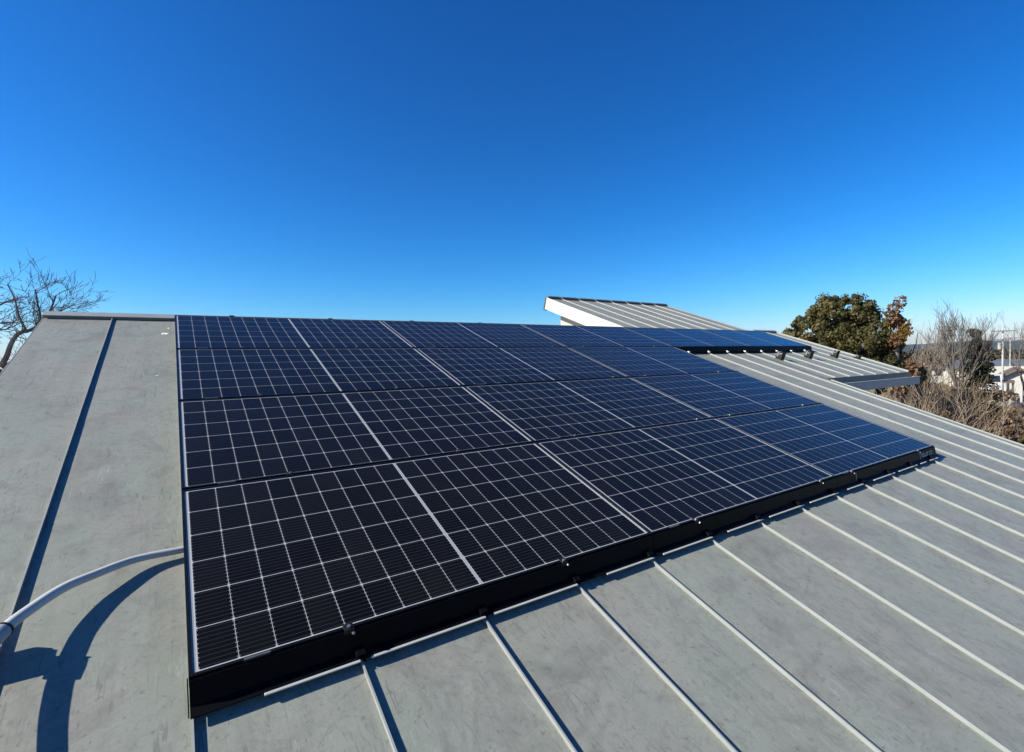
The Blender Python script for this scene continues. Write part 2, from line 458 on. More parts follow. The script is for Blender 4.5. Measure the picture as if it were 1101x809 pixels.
# walls
def roof_z(y, n): return Z0 + (y * math.tan(SLOPE)) + n / CS
def wall(prof, x0, x1):
    mb = MB(); mb.prism(prof, x0, x1); o = mb.build('wall', M_WALL, house); o.location = -house.location; return o
wall([(-2.65, 0), (yr + 2.2, 0), (yr + 2.2, zr - .10 - 2.2 * math.tan(SLOPE)), (yr, zr - .09), (-2.65, roof_z(-2.65, -.075))], -.45, 7.0)
wall([(yr + .4, 0), (5.98, 0), (5.98, roof_z(5.98, -.075)), (yr + .4, roof_z(yr + .4, -.075))], 6.29, 9.1)
wall([(ye + .7, 0), (yr + .39, 0), (yr + .39, roof_z(yr, -.075)), (ye + .7, roof_z(ye + .7, -.075))], 7.003, 8.1)

# ------------------------------------------------------------------ solar panels
NT = .088                                     # glass level above the roof sheet
def build_panel():
    root = empty('solar_panel')
    # frame: four rails with a lip that stands 3 mm above the glass
    mb = MB(); T, B = .0030, -.035
    mb.box(0, PL, 0, LIP, B, T); mb.box(0, PL, PW - LIP, PW, B, T)
    mb.box(0, LIP, LIP, PW - LIP, B, T); mb.box(PL - LIP, PL, LIP, PW - LIP, B, T)
    mb.build('frame', M_BLACK, root, bevel=.0008)
    mb = MB(); mb.box(LIP + .0003, PL - LIP - .0003, LIP + .0003, PW - LIP - .0003, -.006, -.0008)
    # twin ribbons in the strip between the two half-strings
    for x in (PL/2,):
        mb.box(x - .0026, x + .0026, LIP + .006, PW - LIP - .006, -.00079, -.00055, 1)
    mb.box(LIP + .0028, LIP + .0085, LIP + .006, PW - LIP - .006, -.00079, -.00055, 1)  # grey strip painting the frame lip's shade onto the left margin
    mb.build('backsheet', [M_BACK, M_RIBBON_SHADE], root)
    mb = MB(); ch = .0042; gx, gy = .0020, .0031
    for half in (-1, 1):
        for i in range(9):
            xa = PL/2 + half * (.006 + i * CELL_PX); xb = PL/2 + half * (.006 + (i+1) * CELL_PX)
            x0, x1 = min(xa, xb) + gx/2, max(xa, xb) - gx/2
            for j in range(6):
                y0 = LIP + .0055 + j * CELL_PY + gy/2; y1 = y0 + CELL_PY - gy
                z = -.0005
                mb.poly([(x0+ch, y0, z), (x1-ch, y0, z), (x1, y0+ch, z), (x1, y1-ch, z), (x1-ch, y1, z), (x0+ch, y1, z), (x0, y1-ch, z), (x0, y0+ch, z)])
    mb.build('cells', M_CELL, root)
    mb = MB(); mb.box(.135, .205, -.0012, .0055, -.004, .0042)
    mb.build('label_plate', M_TAG, root)
    return root
proto = build_panel()
rows = ['front row', 'second row from the front', 'third row from the front', 'back row along the ridge']
cols = [('leftmost', 'nearest the white hose' ), ('middle', None), ('rightmost', None)]
first = True
def place_panel(u, v, label):
    global first
    o = proto if first else copy_tree(proto)
    first = False
    on_roof(o, u, v, NT + .001)
    o.rotation_euler = (SLOPE + math.radians(rnd.uniform(-.10, .10)), math.radians(rnd.uniform(-.05, .05)), 0)
    tag(o, label, 'solar panel', 'black solar panels on the metal roof')
for r in range(4):
    for c in range(3):
        rn = ['front row', 'second row from the front', 'third row from the front', 'back row by the ridge'][r]
        if r < 3: lab = ['leftmost', 'middle', 'rightmost'][c] + ' black solar panel in the ' + rn
        else: lab = ['first', 'second', 'third'][c] + ' black solar panel from the left in the long back row by the ridge'
        place_panel(c * PU + .0015, r * PV - .012 + .006, lab)
place_panel(3 * PU + .0015, 3 * PV - .006, 'fourth solar panel from the left in the long back row, over the wing roof')
place_panel(4 * PU + .0015, 3 * PV - .006, 'rightmost solar panel of the long back row, near the leafy tree')

# black skirts along the lower edge of the array
def skirt(u0, u1, v, lips, label, joints=(), mark=None, endcap=0):
    t = empty('array_skirt'); on_roof(t, u0, v, 0)
    L = u1 - u0
    mb = MB()
    mb.prism([(-.012, .086), (-.056, .006), (-.053, .006), (-.009, .0855)], .002, L - .002)      # sloping face
    mb.prism([(-.0432, .0275), (-.0785, .0262), (-.0785, .0225), (-.0452, .0225)], .002, L - .002)  # shaded part of the bottom flange, its shade put in as black sheet
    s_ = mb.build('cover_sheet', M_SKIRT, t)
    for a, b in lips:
        mb = MB(); mb.box(a - u0, b - u0, -.0875, -.0788, .0220, .0268)  # sunlit rim of the flange, its light put in as a bright bar
        mb.build('lit_edge_lip', M_LIP, t, bevel=.001)
    for a in joints:
        mb = MB(); x = a - u0
        mb.prism([(-.0165, .080), (-.0445, .0285), (-.0432, .0285), (-.0152, .080)], x, x + .006)
        mb.build('joint_strip', M_GALV, t)
    if endcap:
        mb = MB(); x = (0 if endcap < 0 else L)
        mb.prism([(-.010, .087), (-.058, .004), (.02, .004), (.02, .05), (.0, .0865)], min(x, x + .003 * endcap), max(x, x + .003 * endcap))
        mb.build('end_plate', M_SKIRT, t)
    if mark:
        mb = MB(); x = mark - u0; r = random.Random(3)
        while x < mark - u0 + .26:
            w = r.uniform(.012, .022); h0, h1 = .040, .040 + r.choice((.018, .026, .026))
            yy = lambda z: -.012 - (.086 - z) * .55 - .0012
            for a, b, c, d in ((x, x + .004, h0, h1), (x + .004, x + w, h0, h0 + .005), (x + .004, x + w, h1 - .005, h1)):
                if r.random() < .85: mb.quad((a, yy(c), c), (b, yy(c), c), (b, yy(d), d), (a, yy(d), d))
            x += w + .008
        mb.build('white_print', M_WHITEINK, t)
    tag(t, label, 'panel skirt', 'black skirts along the lower array edges')
    return t
seam = lambda k: SEAM0 + SEAMP * k
FV = -.003
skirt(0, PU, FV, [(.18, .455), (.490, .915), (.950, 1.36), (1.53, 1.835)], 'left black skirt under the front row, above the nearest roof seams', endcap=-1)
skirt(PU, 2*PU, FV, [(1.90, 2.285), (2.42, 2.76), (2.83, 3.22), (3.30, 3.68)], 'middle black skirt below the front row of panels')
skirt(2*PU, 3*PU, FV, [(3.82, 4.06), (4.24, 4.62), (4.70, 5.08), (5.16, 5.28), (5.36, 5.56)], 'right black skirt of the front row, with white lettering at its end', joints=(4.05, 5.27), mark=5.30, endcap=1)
skirt(3*PU, 4*PU, 3*PV + FV, [], 'black skirt under the fourth back row panel, left of the snow guards')
skirt(4*PU, 5*PU, 3*PV + FV, [], 'black skirt below the rightmost back row panel, behind the snow guards', endcap=1)

# clamps
def make_clamp():
    t = empty('panel_clamp')
    mb = MB(); mb.box(-.016, .016, -.016, .010, .0042, .0075); mb.box(-.016, .016, -.0185, -.0162, -.022, .0075)
    mb.build('clamp_plate', M_CLAMP, t, bevel=.0015)
    mb = MB(); mb.tube([(0, -.006, .0076), (0, -.006, .013)], [.006, .006], 6)
    mb.build('bolt', M_BOLT, t)
    mb = MB(); mb.tube([(.008, -.0187, -.006), (.011, -.028, -.002)], [.005, .005], 6)
    mb.build('set_screw', M_BOLT, t)
    return t
cl0 = make_clamp(); first_c = True
CU = [.435, 1.33, 2.22, 3.54, 4.00, 5.25]
gap_names = ['on the front edge of the array', 'in the gap behind the front row', 'in the gap behind the second panel row', 'in the gap before the back row']
for r in range(4):
    for i, u in enumerate(CU):
        o = cl0 if first_c else copy_tree(cl0); first_c = False
        on_roof(o, u, r * PV + (-.001 if r == 0 else .001), NT)
        tag(o, '%s small black clamp from the left %s' % (ORD[i], gap_names[r]), 'clamp', 'clamps holding the panels')
for i, u in enumerate((.45, 1.35, 2.25, 3.15)):
    o = copy_tree(cl0); on_roof(o, u, 4 * PV - .003, NT); o.rotation_euler = (SLOPE, 0, 0)
    o.scale = (1.4, 1, 1)
    tag(o, '%s small dark clamp from the left on the skyline edge of the back row' % ORD[i], 'clamp', 'clamps holding the panels')

# seam clamps that carry the array
def make_foot(mat):
    t = empty('seam_clamp')
    mb = MB(); mb.box(-.016, -.0055, -.022, .022, .004, .032); mb.box(.0055, .016, -.022, .022, .004, .032); mb.box(-.016, .016, -.022, .022, .0322, .040)
    mb.build('clamp_body', mat, t, bevel=.002)
    mb = MB(); mb.tube([(-.016, 0, .02), (-.026, 0, .02)], [.007, .007], 6); mb.build('bolt', M_BOLT, t)
    return t
ft0 = make_foot(M_SKIRT)
for k in range(1, 13):
    o = ft0 if k == 1 else copy_tree(ft0)
    on_roof(o, seam(k), -.056, 0)
    tag(o, '%s dark seam clamp from the left under the front skirt' % ORD[k-1], 'seam clamp', 'dark clamps gripping the roof seams')
ft1 = make_foot(M_GALV)
for i, k in enumerate(range(13, 21)):
    o = ft1 if i == 0 else copy_tree(ft1)
    on_roof(o, seam(k), 3 * PV - .075, 0)
    tag(o, '%s pale seam clamp from the left under the wing panels' % ORD[i], 'seam clamp', 'pale clamps gripping the wing roof seams')

# snow guards on the wing roof
def make_guard():
    t = empty('snow_guard')
    mb = MB(); mb.box(-.05, .05, -.055, -.046, .0, .13); mb.box(-.05, .05, -.0455, .05, .031, .040)
    mb.box(-.03, -.022, -.045, .045, .002, .0305); mb.box(.022, .03, -.045, .045, .002, .0305)
    mb.poly([(-.05, -.0455, .10), (-.05, .045, .041), (-.05, -.0455, .041)]); mb.poly([(.05, -.0455, .10), (.05, -.0455, .041), (.05, .045, .041)])
    mb.build('guard_body', M_BRASS, t, bevel=.002)
    mb = MB(); mb.tube([(-.045, .01, .0405), (-.045, .01, .105), (.045, .02, .105)], [.014, .016, .014], 6)
    mb.build('cap_bolt', M_STICK, t)
    return t
sg0 = make_guard()
for i, (k, v, nm) in enumerate(((17, 2.62, 'bronze snow guard in the middle of the wing roof, below the panel edge'), (19, 2.64, 'bronze snow guard second from the left, near the end of the wing panels'),
                        (21, 2.64, 'bronze snow guard standing just right of the last panel'), (22.4, 2.53, 'small bronze snow guard at the outer edge of the wing roof'))):
    o = sg0 if i == 0 else copy_tree(sg0)
    on_roof(o, seam(k), v, 0)
    tag(o, nm, 'snow guard', 'snow guards on the wing roof')
    o.scale = (.9, .9, .6) if i == 3 else (1.0, 1.0, 1.0)

# white hose leaving the array, its fitting and junction box
def catmull(pts, n=8):
    out = []
    for i in range(len(pts) - 1):
        p0 = pts[max(0, i-1)]; p1 = pts[i]; p2 = pts[i+1]; p3 = pts[min(len(pts)-1, i+2)]
        for j in range(n):
            t = j / n
            out.append(tuple(.5 * ((2*b) + (-a + c) * t + (2*a - 5*b + 4*c - d) * t*t + (-a + 3*b - 3*c + d) * t**3) for a, b, c, d in zip(p0, p1, p2, p3)))
    out.append(tuple(pts[-1])); return out
hp = [(.10, .668, .022, 0.0124), (0.0, .655, .027, 0.0126), (-.142, .639, .036, 0.0132), (-.256, .575, .052, 0.0143), (-.327, .521, .064, 0.0151), (-.387, .443, .074, 0.0157), (-.426, .371, .086, 0.0161),
      (-.452, .30, .092, 0.0161), (-.460, .235, .095, 0.0161), (-.457, .16, .095, 0.0161), (-.437, .06, .09, 0.0161), (-.40, -.10, .08, 0.0161), (-.36, -.3, .05, 0.0161), (-.34, -.6, .022, 0.0161)]
hose = empty('flexible_hose'); on_roof(hose, 0, 0, 0)
tag(hose, 'white flexible hose curving out from under the left side of the panels', 'hose')
q = catmull(hp, 10); mb = MB(); mb.tube([p[:3] for p in q], [p[3] for p in q], 20)
mb.build('hose_tube', M_PVC, hose, smooth=True)
mb = MB(); mb.tube([(-.4305, .361, .0868), (-.441, .333, .0895), (-.453, .295, .0922)], [.0215, .0225, .022], 24)
mb.build('coupling', M_FIT, hose, smooth=False, bevel=.002)
mb = MB(); mb.tube([(-.4290, .3655, .0864), (-.4303, .3618, .0867)], [.0235, .0235], 24)
mb.build('coupling_ring', M_RUB, hose)
box = empty('junction_box'); on_roof(box, -.617, .405, 0)
tag(box, 'grey junction box beside the hose coupling at the left frame edge', 'junction box')
mb = MB(); mb.box(-.083, .083, -.048, .048, .095, .124); mb.build('box_body', M_FIT, box, bevel=.006)
mb = MB(); mb.box(-.079, .079, -.044, .044, .1243, .130); mb.build('lid', M_FIT, box, bevel=.003)
mb = MB(); mb.box(-.06, -.044, -.02, .02, .0, .0948); mb.build('bracket_post', M_GALV, box)

# bird dropping near the ridge
def splat(name, u, v, r, label, seed):
    rr = random.Random(seed); mb = MB(); top = []; bot = []
    for i in range(18):
        a = 2 * math.pi * i / 18; q = r * rr.uniform(.55, 1.1)
        top.append((q * .8 * math.cos(a), q * .8 * math.sin(a), .0032)); bot.append((q * math.cos(a), q * math.sin(a), .0015))
    mb.poly(top)
    for i in range(18):
        j = (i + 1) % 18; mb.quad(bot[i], bot[j], top[j], top[i])
    o = mb.build(name, M_BIRD); on_roof(o, u, v, 0); tag(o, label, 'bird dropping')
splat('bird_dropping', -.07, 3.69, .034, 'larger white bird dropping on the grey roof near the ridge', 1)
splat('bird_dropping', -.045, 3.86, .014, 'small white bird dropping just below the ridge cap', 2)
splat('bird_dropping', -.11, 2.66, .009, 'tiny white speck of bird dropping on the left roof strip', 4)

# ------------------------------------------------------------------ vegetation
def bark(name, c): return simple(name, c, .9, 0, .3, 8, .1)
M_BARK_G = bark('grey_bark', (.165, .145, .128)); M_BARK_B = bark('brown_bark', (.17, .15, .14)); M_BARK_D = bark('dark_bark', (.06, .045, .035))
M_TWIG = bark('reddish_twigs', (.20, .138, .092)); M_TWIG_P = bark('pale_twigs', (.27, .215, .165))
def leaves(name, stops, trans=.25, rough=.55, patch=0.0):
    n = N(name); g = n.new('ShaderNodeNewGeometry'); r = n.new('ShaderNodeValToRGB')
    # leaf colour: its own random tone, shifted by the branch it grows on
    pt = n.ramp(n.noise(n.coord(), 1.3, 3, .6), .35, .65)
    n.link(n.math('ADD', n.math('MULTIPLY', g.outputs['Random Per Island'], 1 - patch), n.math('MULTIPLY', pt, patch)), r.inputs[0])
    e = r.color_ramp.elements
    for i, (p, c) in enumerate(stops):
        if i < 2: e[i].position = p; e[i].color = col(*c)
        else:
            x = e.new(p); x.color = col(*c)
    n.base(r.outputs[0]); n.set(Roughness=rough, Specular_IOR_Level=.25)
    tr = n.new('ShaderNodeBsdfTranslucent'); n.link(r.outputs[0], tr.inputs[0])
    mx = n.new('ShaderNodeMixShader'); mx.inputs[0].default_value = trans
    n.link(n.b.outputs[0], mx.inputs[1]); n.link(tr.outputs[0], mx.inputs[2]); n.link(mx.outputs[0], n.out.inputs[0])
    return n.mat
M_EVER = leaves('olive_evergreen_leaves', [(0, (.060, .070, .024)), (1, (.185, .128, .060)), (.35, (.100, .098, .032)), (.7, (.150, .122, .042))], patch=.55)
M_OAKL = leaves('rusty_oak_leaves', [(0, (.19, .085, .04)), (1, (.12, .065, .04)), (.5, (.27, .16, .085))])
M_GOLDL = leaves('golden_leaves', [(0, (.30, .19, .045)), (1, (.22, .14, .03))])
M_CONIF = leaves('dark_conifer_needles', [(0, (.035, .042, .016)), (1, (.075, .062, .022)), (.5, (.022, .032, .014))])
M_DRY = leaves('dry_brown_leaves', [(0, (.34, .225, .11)), (1, (.44, .32, .165)), (.5, (.24, .155, .085))])
M_YGR = leaves('yellow_green_leaves', [(0, (.16, .155, .03)), (1, (.26, .22, .06)), (.5, (.09, .11, .025))])
M_REDB = leaves('reddish_brown_leaves', [(0, (.28, .175, .11)), (1, (.37, .245, .15)), (.5, (.20, .13, .085))])

def rv(r): return Vector((r.gauss(0, 1), r.gauss(0, 1), r.gauss(0, 1))).normalized()
def leaf(mb, p, s, r, d=None):
    a = rv(r) if d is None else (d + rv(r) * .6).normalized()
    b = a.orthogonal().normalized(); b = (Matrix.Rotation(r.uniform(0, 6.28), 3, a) @ b)
    c = a.cross(b)
    mb.quad(p - b * s * .5, p + c * s * .28, p + b * s * .5, p - c * s * .28)
def branch(mb, p, d, L, rad, depth, r, spread=.6, up=.15, kids=(3, 5), shrink=.62, minr=.004, sides=5, bend=.22, tips=None):
    n = 4; pts = [p]; q = Vector(p); dd = Vector(d)
    for i in range(n):
        dd = (dd + rv(r) * bend + Vector((0, 0, up))).normalized(); q = q + dd * (L / n); pts.append(q.copy())
    rads = [max(minr, rad * (1 - .55 * i / n)) for i in range(n + 1)]
    mb.tube(pts, rads, sides if rad > .02 else 3, cap=False)
    if depth == 0:
        if tips is not None: tips += pts[2:]
        return
    for _ in range(r.randint(*kids)):
        t = r.uniform(.3, 1.0); i = min(n - 1, int(t * n)); s = pts[i].lerp(pts[i+1], t * n - i)
        nd = (dd + rv(r) * spread).normalized()
        branch(mb, s, nd, L * shrink * r.uniform(.75, 1.15), rads[i] * .62, depth - 1, r, spread, up, kids, shrink, minr, sides, bend, tips)

# clumped crown of many small leaves
def clump_crown(mb, r, centers, n_leaf, size, fill=.55):
    tot = sum(c[3] for c in centers)
    subs = []
    for (x, y, z, R) in centers:
        for _ in range(int(34 * (R / 1.0) ** 1.6) + 6):
            d = rv(r); k = r.uniform(.55, 1.05) * R
            subs.append((Vector((x, y, z)) + Vector((d.x * k, d.y * k, d.z * k * .9)), R * r.uniform(.16, .34)))
    per = max(8, n_leaf // len(subs))
    for c, R in subs:
        for _ in range(per):
            d = rv(r); p = c + d * R * (r.random() ** .45)
            leaf(mb, p, size * r.choice((.55, .7, .9, 1.1, 1.5)), r, d)

# evergreen by the wing
D = 24.0
b0 = spot(918, D)
right_h = Vector((ray(918, 400).y, -ray(918, 400).x, 0)).normalized()     # horizontal, to the right as seen
away = Vector((ray(918, 400).x, ray(918, 400).y, 0))
def tree_at(px, D, name, label, cat='tree', group=None):
    t = empty(name, spot(px, D)); return tag(t, label, cat, group)
def pxoff(px, px0, D):
    """sideways distance that puts something at column px when its tree stands at px0"""
    return (spot(px, D) - spot(px0, D)).dot(Vector((ray(px0, 400).y, -ray(px0, 400).x, 0)))
t = tree_at(918, D, 'evergreen_tree', 'broad olive green evergreen tree behind the wing roof')
r = random.Random(11); mb = MB()
cent = []
for px, py, R, dd in ((915, 340, 1.0, 0), (900, 350, .95, -.5), (885, 360, .85, .2), (868, 368, .62, .3), (935, 348, .95, .3), (955, 358, .80, .1), (964, 370, .62, -.1), (925, 372, 1.15, -.5),
                      (950, 385, .95, -.4), (905, 378, 1.1, -.6), (964, 390, .70, -.3), (912, 328, .55, .1), (938, 333, .5, .2), (893, 338, .5, .1), (858, 372, .42, .2), (852, 368, .26, .2), (878, 346, .4, .1), (945, 342, .4, .2), (880, 385, .9, 0), (928, 322, .3, .1)):
    x = pxoff(918 + (px - 918) * 1.04 - 13, 918, D)
    q = right_h * x + away * dd
    cent.append((q.x, q.y, hz(px, py, D), R * .98))
clump_crown(mb, r, cent, 80000, .105)
mb.build('crown', M_EVER, t)
mb = MB(); branch(mb, Vector((0, 0, -.1)), Vector((0, 0, 1)), 4.5, .2, 2, r, .7, .05); mb.build('trunk', M_BARK_D, t)

# oak that kept its rusty leaves, with golden leaves lower down
D = 23.4
t = tree_at(964, D, 'oak_tree', 'slim oak with rust brown winter leaves beside the big evergreen')
r = random.Random(5); rh = Vector((ray(964, 400).y, -ray(964, 400).x, 0))
mb = MB(); tips = []; HO0 = hz(970, 320, D)
mb.tube([(0, 0, -.1), (0, 0, 5), tuple(rh * .05) [:2] + (HO0 - .8,), tuple(rh * pxoff(963, 964, D))[:2] + (HO0,)], [.11, .08, .03, .01], 6)
HO = hz(970, 320, D)
for z in [HO - 3.7 + .19 * i for i in range(19)]:
    a = r.uniform(0, 6.28); branch(mb, Vector((0, 0, z)), Vector((math.cos(a), math.sin(a), .3)), .13 + .12 * (HO - z), .025, 1, r, .6, .1, (2, 4), tips=tips)
mb.build('trunk', M_BARK_B, t)
mb = MB(); mg = MB()
for p in tips:
    for _ in range(9):
        q = p + rv(r) * .20
        leaf(mb, q, .15, r)
mb.build('crown', M_OAKL, t)
for _ in range(120):
    q = rh * pxoff(r.gauss(971, 4), 964, D) + Vector((0, 0, hz(970, r.gauss(359, 4), D))) - away * .5
    leaf(mg, q, .15, r)
mg.build('golden_leaves', M_GOLDL, t)

def bare_tree(px, D, top_py, name, label, seed, mat, spread=.55, rad=.09, kids=(4, 6), depth=4, trunk_frac=.35, group=None, minr=.006, lean=(0, 0), limbs_n=6, kmax=.5):
    t = tree_at(px, D, name, label, group=group); r = random.Random(seed)
    H = hz(px, top_py, D); mb = MB(); mt = MB()
    h0 = H * trunk_frac
    mt.tube([(0, 0, -.2), (.02, 0, h0 * .5), (lean[0], lean[1], h0)], [rad * 1.3, rad, rad * .85], 7)
    mt.build('trunk', mat, t)
    n = limbs_n
    for i in range(n):
        a = 2 * math.pi * i / n + r.uniform(-.4, .4); k = r.uniform(.06, kmax)
        branch(mb, Vector((lean[0], lean[1], h0 - .05)), Vector((math.cos(a) * k, math.sin(a) * k, 1)), (H - h0) * .50, rad * .6, depth, r, spread, .16, kids, .58, minr)
    mb.build('branches', mat, t); return t
bare_tree(1030, 34, 322, 'bare_tree', 'tall leafless tree with a fan of grey twigs left of the conifer', 21, M_BARK_G, .42, .075, (4, 6), 3, .44, minr=.0055, limbs_n=11, kmax=.62)
bare_tree(990, 29, 345, 'sapling', 'thin pale leafless sapling just right of the rusty oak', 27, M_TWIG_P, .35, .03, (3, 5), 2, .5, 'pale leafless saplings', .006, kmax=.2)
bare_tree(999, 30, 349, 'sapling', 'second thin pale leafless sapling, left of the tall bare tree', 29, M_TWIG_P, .35, .03, (3, 5), 2, .5, 'pale leafless saplings', .006, kmax=.2)
bare_tree(1101, 40, 330, 'bare_tree', 'leafless tree cut off by the right picture edge', 24, M_BARK_G, .5, .06, (3, 4), 3, .45, minr=.006)

# conifer before the far houses
D = 38.0
t = tree_at(1050, D, 'conifer_tree', 'dark ragged conifer standing left of the white houses'); r = random.Random(31)
H = hz(1052, 357, D); mb = MB(); mt = MB()
mt.tube([(0, 0, -.1), (0, 0, H * .6), (.1, 0, H)], [.16, .1, .015], 6); mt.build('trunk', M_BARK_D, t)
for i in range(120):
    z = H * (1 - r.random() ** 1.1 * .75); w = .35 + 1.25 * ((H - z) / H) ** .75 * r.uniform(.5, 1.1)
    a = r.uniform(0, 6.28); tip = Vector((math.cos(a) * w, math.sin(a) * w, z - .15 * w + r.uniform(-.1, .3)))
    for _ in range(110):
        k = r.uniform(.1, 1); p = Vector((0, 0, z)).lerp(tip, k) + rv(r) * .16 * (1.25 - k * .6); leaf(mb, p, .13, r)
mb.build('crown', M_CONIF, t)

# leafless shrubs on the slope below the house
def shrub_mesh(seed, h, n, spread, mat, dry):
    r = random.Random(seed); mb = MB(); tips = []
    for _ in range(n):
        a = r.uniform(0, 6.28); k = r.uniform(.05, spread)
        branch(mb, Vector((math.cos(a) * r.uniform(0, .35), math.sin(a) * r.uniform(0, .35), -.1)), Vector((math.cos(a) * k, math.sin(a) * k, 1)), h * r.uniform(.55, .8), .018, 2, r, .55, .1, (4, 6), .55, .005, 4, .2, tips)
    st = mb.mesh('stems', mat)
    ml = MB()
    for p in tips:
        if r.random() < dry: leaf(ml, p + rv(r) * .08, r.uniform(.06, .12), r)
    return st, (ml.mesh('dry_leaves', M_DRY) if ml.f else None)
SHR = [shrub_mesh(41, 3.6, 10, .5, M_TWIG, .35), shrub_mesh(42, 3.0, 12, .6, M_TWIG, .5), shrub_mesh(43, 3.9, 9, .4, M_TWIG_P, .25), shrub_mesh(44, 2.2, 12, .8, M_TWIG, .8)]
r = random.Random(77)
def put_shrub(px, D, k, sc, label, group):
    st, lf = SHR[k]
    t = empty('bare_shrub', spot(px, D), (0, 0, r.uniform(0, 6.28))); t.scale = (sc, sc, sc * r.uniform(.9, 1.1))
    tag(t, label, 'shrub', group)
    for me, nm in ((st, 'stems'), (lf, 'dry_leaves')):
        if me:
            o = bpy.data.objects.new(nm, me); C.objects.link(o); o.parent = t
GS = 'leafless brown shrubs on the slope beyond the roof'
LS = 'tangled leafless brown shrub in the thicket below the roof edge'
for i in range(46):
    px = r.uniform(925, 1048); D = r.uniform(22, 38)
    put_shrub(px, D, r.choice((0, 1, 1, 2, 3)), r.choice((.65, .75, .9, 1.0, 1.1)) * (.72 if px > 1028 else 1.05 if px > 970 else .85), LS, GS)
for i in range(12):
    put_shrub(r.uniform(985, 1034), r.uniform(24, 31), r.choice((0, 1, 2)), r.uniform(1.0, 1.2), LS, GS)
put_shrub(990, 21.5, 2, 1.05, 'pale stemmed leafless shrub standing in front of the brown thicket', GS)
for i in range(16):
    px = r.uniform(1040, 1110); D = r.uniform(44, 56)
    put_shrub(px, D, 3, r.uniform(.55, .8), 'low brown shrub in the scrub before the white houses', 'low brown shrubs before the houses')

# leafy bushes
def bush(px, py, D, R, mat, label, seed, n=2600, flat=.8, name='bush'):
    t = empty(name, spot(px, D)); tag(t, label, 'bush'); r = random.Random(seed); mb = MB()
    zc = hz(px, py, D)
    cen = [(r.uniform(-R, R) * .6, r.uniform(-R, R) * .6, max(.4, zc - R * .6 + r.uniform(-.4, .4) * R), R * r.uniform(.35, .6)) for _ in range(6)]
    clump_crown(mb, r, cen, n, .13); mb.build('crown', mat, t)
    mb = MB(); branch(mb, Vector((0, 0, -.1)), Vector((0, 0, 1)), max(.6, zc), .05, 2, r, .6, .1); mb.build('trunk', M_BARK_B, t)
bush(1092, 445, 36, 1.25, M_REDB, 'reddish brown rounded bush at the right edge below the houses', 51, 5200)
bush(1100, 456, 33, 1.0, M_REDB, 'lower reddish bush in front of the rounded one at the right edge', 52, 3800)
bush(1094, 476, 30, 1.0, M_YGR, 'yellow green leafy bush at the right edge by the roof', 53, 3800)
bush(1075, 480, 34, .6, M_YGR, 'small yellow green bush near the dry grass patch', 54, 1600)
bush(1068, 432, 48, 1.0, M_YGR, 'yellowish green bush just below the parked van', 55, 2800)
bush(965, 394, 28, 1.0, M_EVER, 'olive bush at the foot of the rusty oak', 56, 3600)
bush(1035, 424, 36, .9, M_CONIF, 'dark green bush among the brown shrubs left of the conifer', 57, 2600)
bush(1080, 420, 57, .8, M_DRY, 'tan bush in front of the white gabled house', 58, 2200)

# dry grass tufts over the open patch
mb = MB(); r = random.Random(61)
for _ in range(9000):
    p = spot(r.uniform(1020, 1130), r.uniform(30, 60)); a = r.uniform(0, 6.28); w = Vector((math.cos(a), math.sin(a), 0)) * .03
    tip = p + Vector((r.gauss(0, .15), r.gauss(0, .15), r.uniform(.25, .7)))
    mb.poly([p - w, p + w, tip])
tag(mb.build('dry_grass', leaves('dry_grass_blades', [(0, (.36, .25, .11)), (1, (.26, .17, .08)), (.5, (.30, .23, .10))])), kind='stuff')

# far wood that closes the plain
mb = MB(); r = random.Random(62)
for _ in range(520):
    p = spot(r.uniform(940, 1230), r.uniform(170, 420)); h = r.uniform(3.5, 6.5); R = r.uniform(1.6, 3.2)
    for _ in range(46):
        d = rv(r); leaf(mb, p + Vector((d.x * R, d.y * R, h * .55 + d.z * h * .45)), r.uniform(.9, 1.6), r, d)
tag(mb.build('far_wood', leaves('far_winter_foliage', [(0, (.10, .07, .045)), (1, (.07, .06, .03)), (.5, (.05, .05, .025))])), kind='stuff')

# left bare tree: big limb leaning over the rake, then a fan of twigs
D = 9.0
def lp(px, py, d=D):
    q = ray(px, py); return Vector((CAM.x + q.x * d, CAM.y + q.y * d, CAM.z + q.z * d))
base = lp(-75, 560); base.z = 0
t = empty('bare_tree', base); tag(t, 'leafless dark limbed tree beyond the left end of the roof', 'tree')
r = random.Random(90)
def rel(*p): return [q - base for q in p]
mt = MB(); mt.tube(rel(base + Vector((0, 0, -.2)), lp(-72, 520), lp(-50, 460), lp(-22, 420), lp(0, 397)), [.12, .09, .075, .06, .042], 8)
mt.build('trunk', M_BARK_B, t, smooth=True)
limbs = MB()
L1 = rel(lp(0, 395), lp(7, 384), lp(12, 370), lp(20, 359), lp(36, 354), lp(46, 345), lp(54, 334), lp(60, 318))
L2 = rel(lp(2, 396), lp(18, 385), lp(28, 372), lp(37, 358), lp(43, 340), lp(40, 325), lp(38, 312))
L3 = rel(lp(-10, 408), lp(8, 396), lp(14, 390), lp(24, 388, 9.3))
L4 = rel(lp(45, 347), lp(60, 337), lp(68, 333), lp(75, 330))
L5 = rel(lp(30, 358), lp(20, 340), lp(16, 322), lp(8, 306))
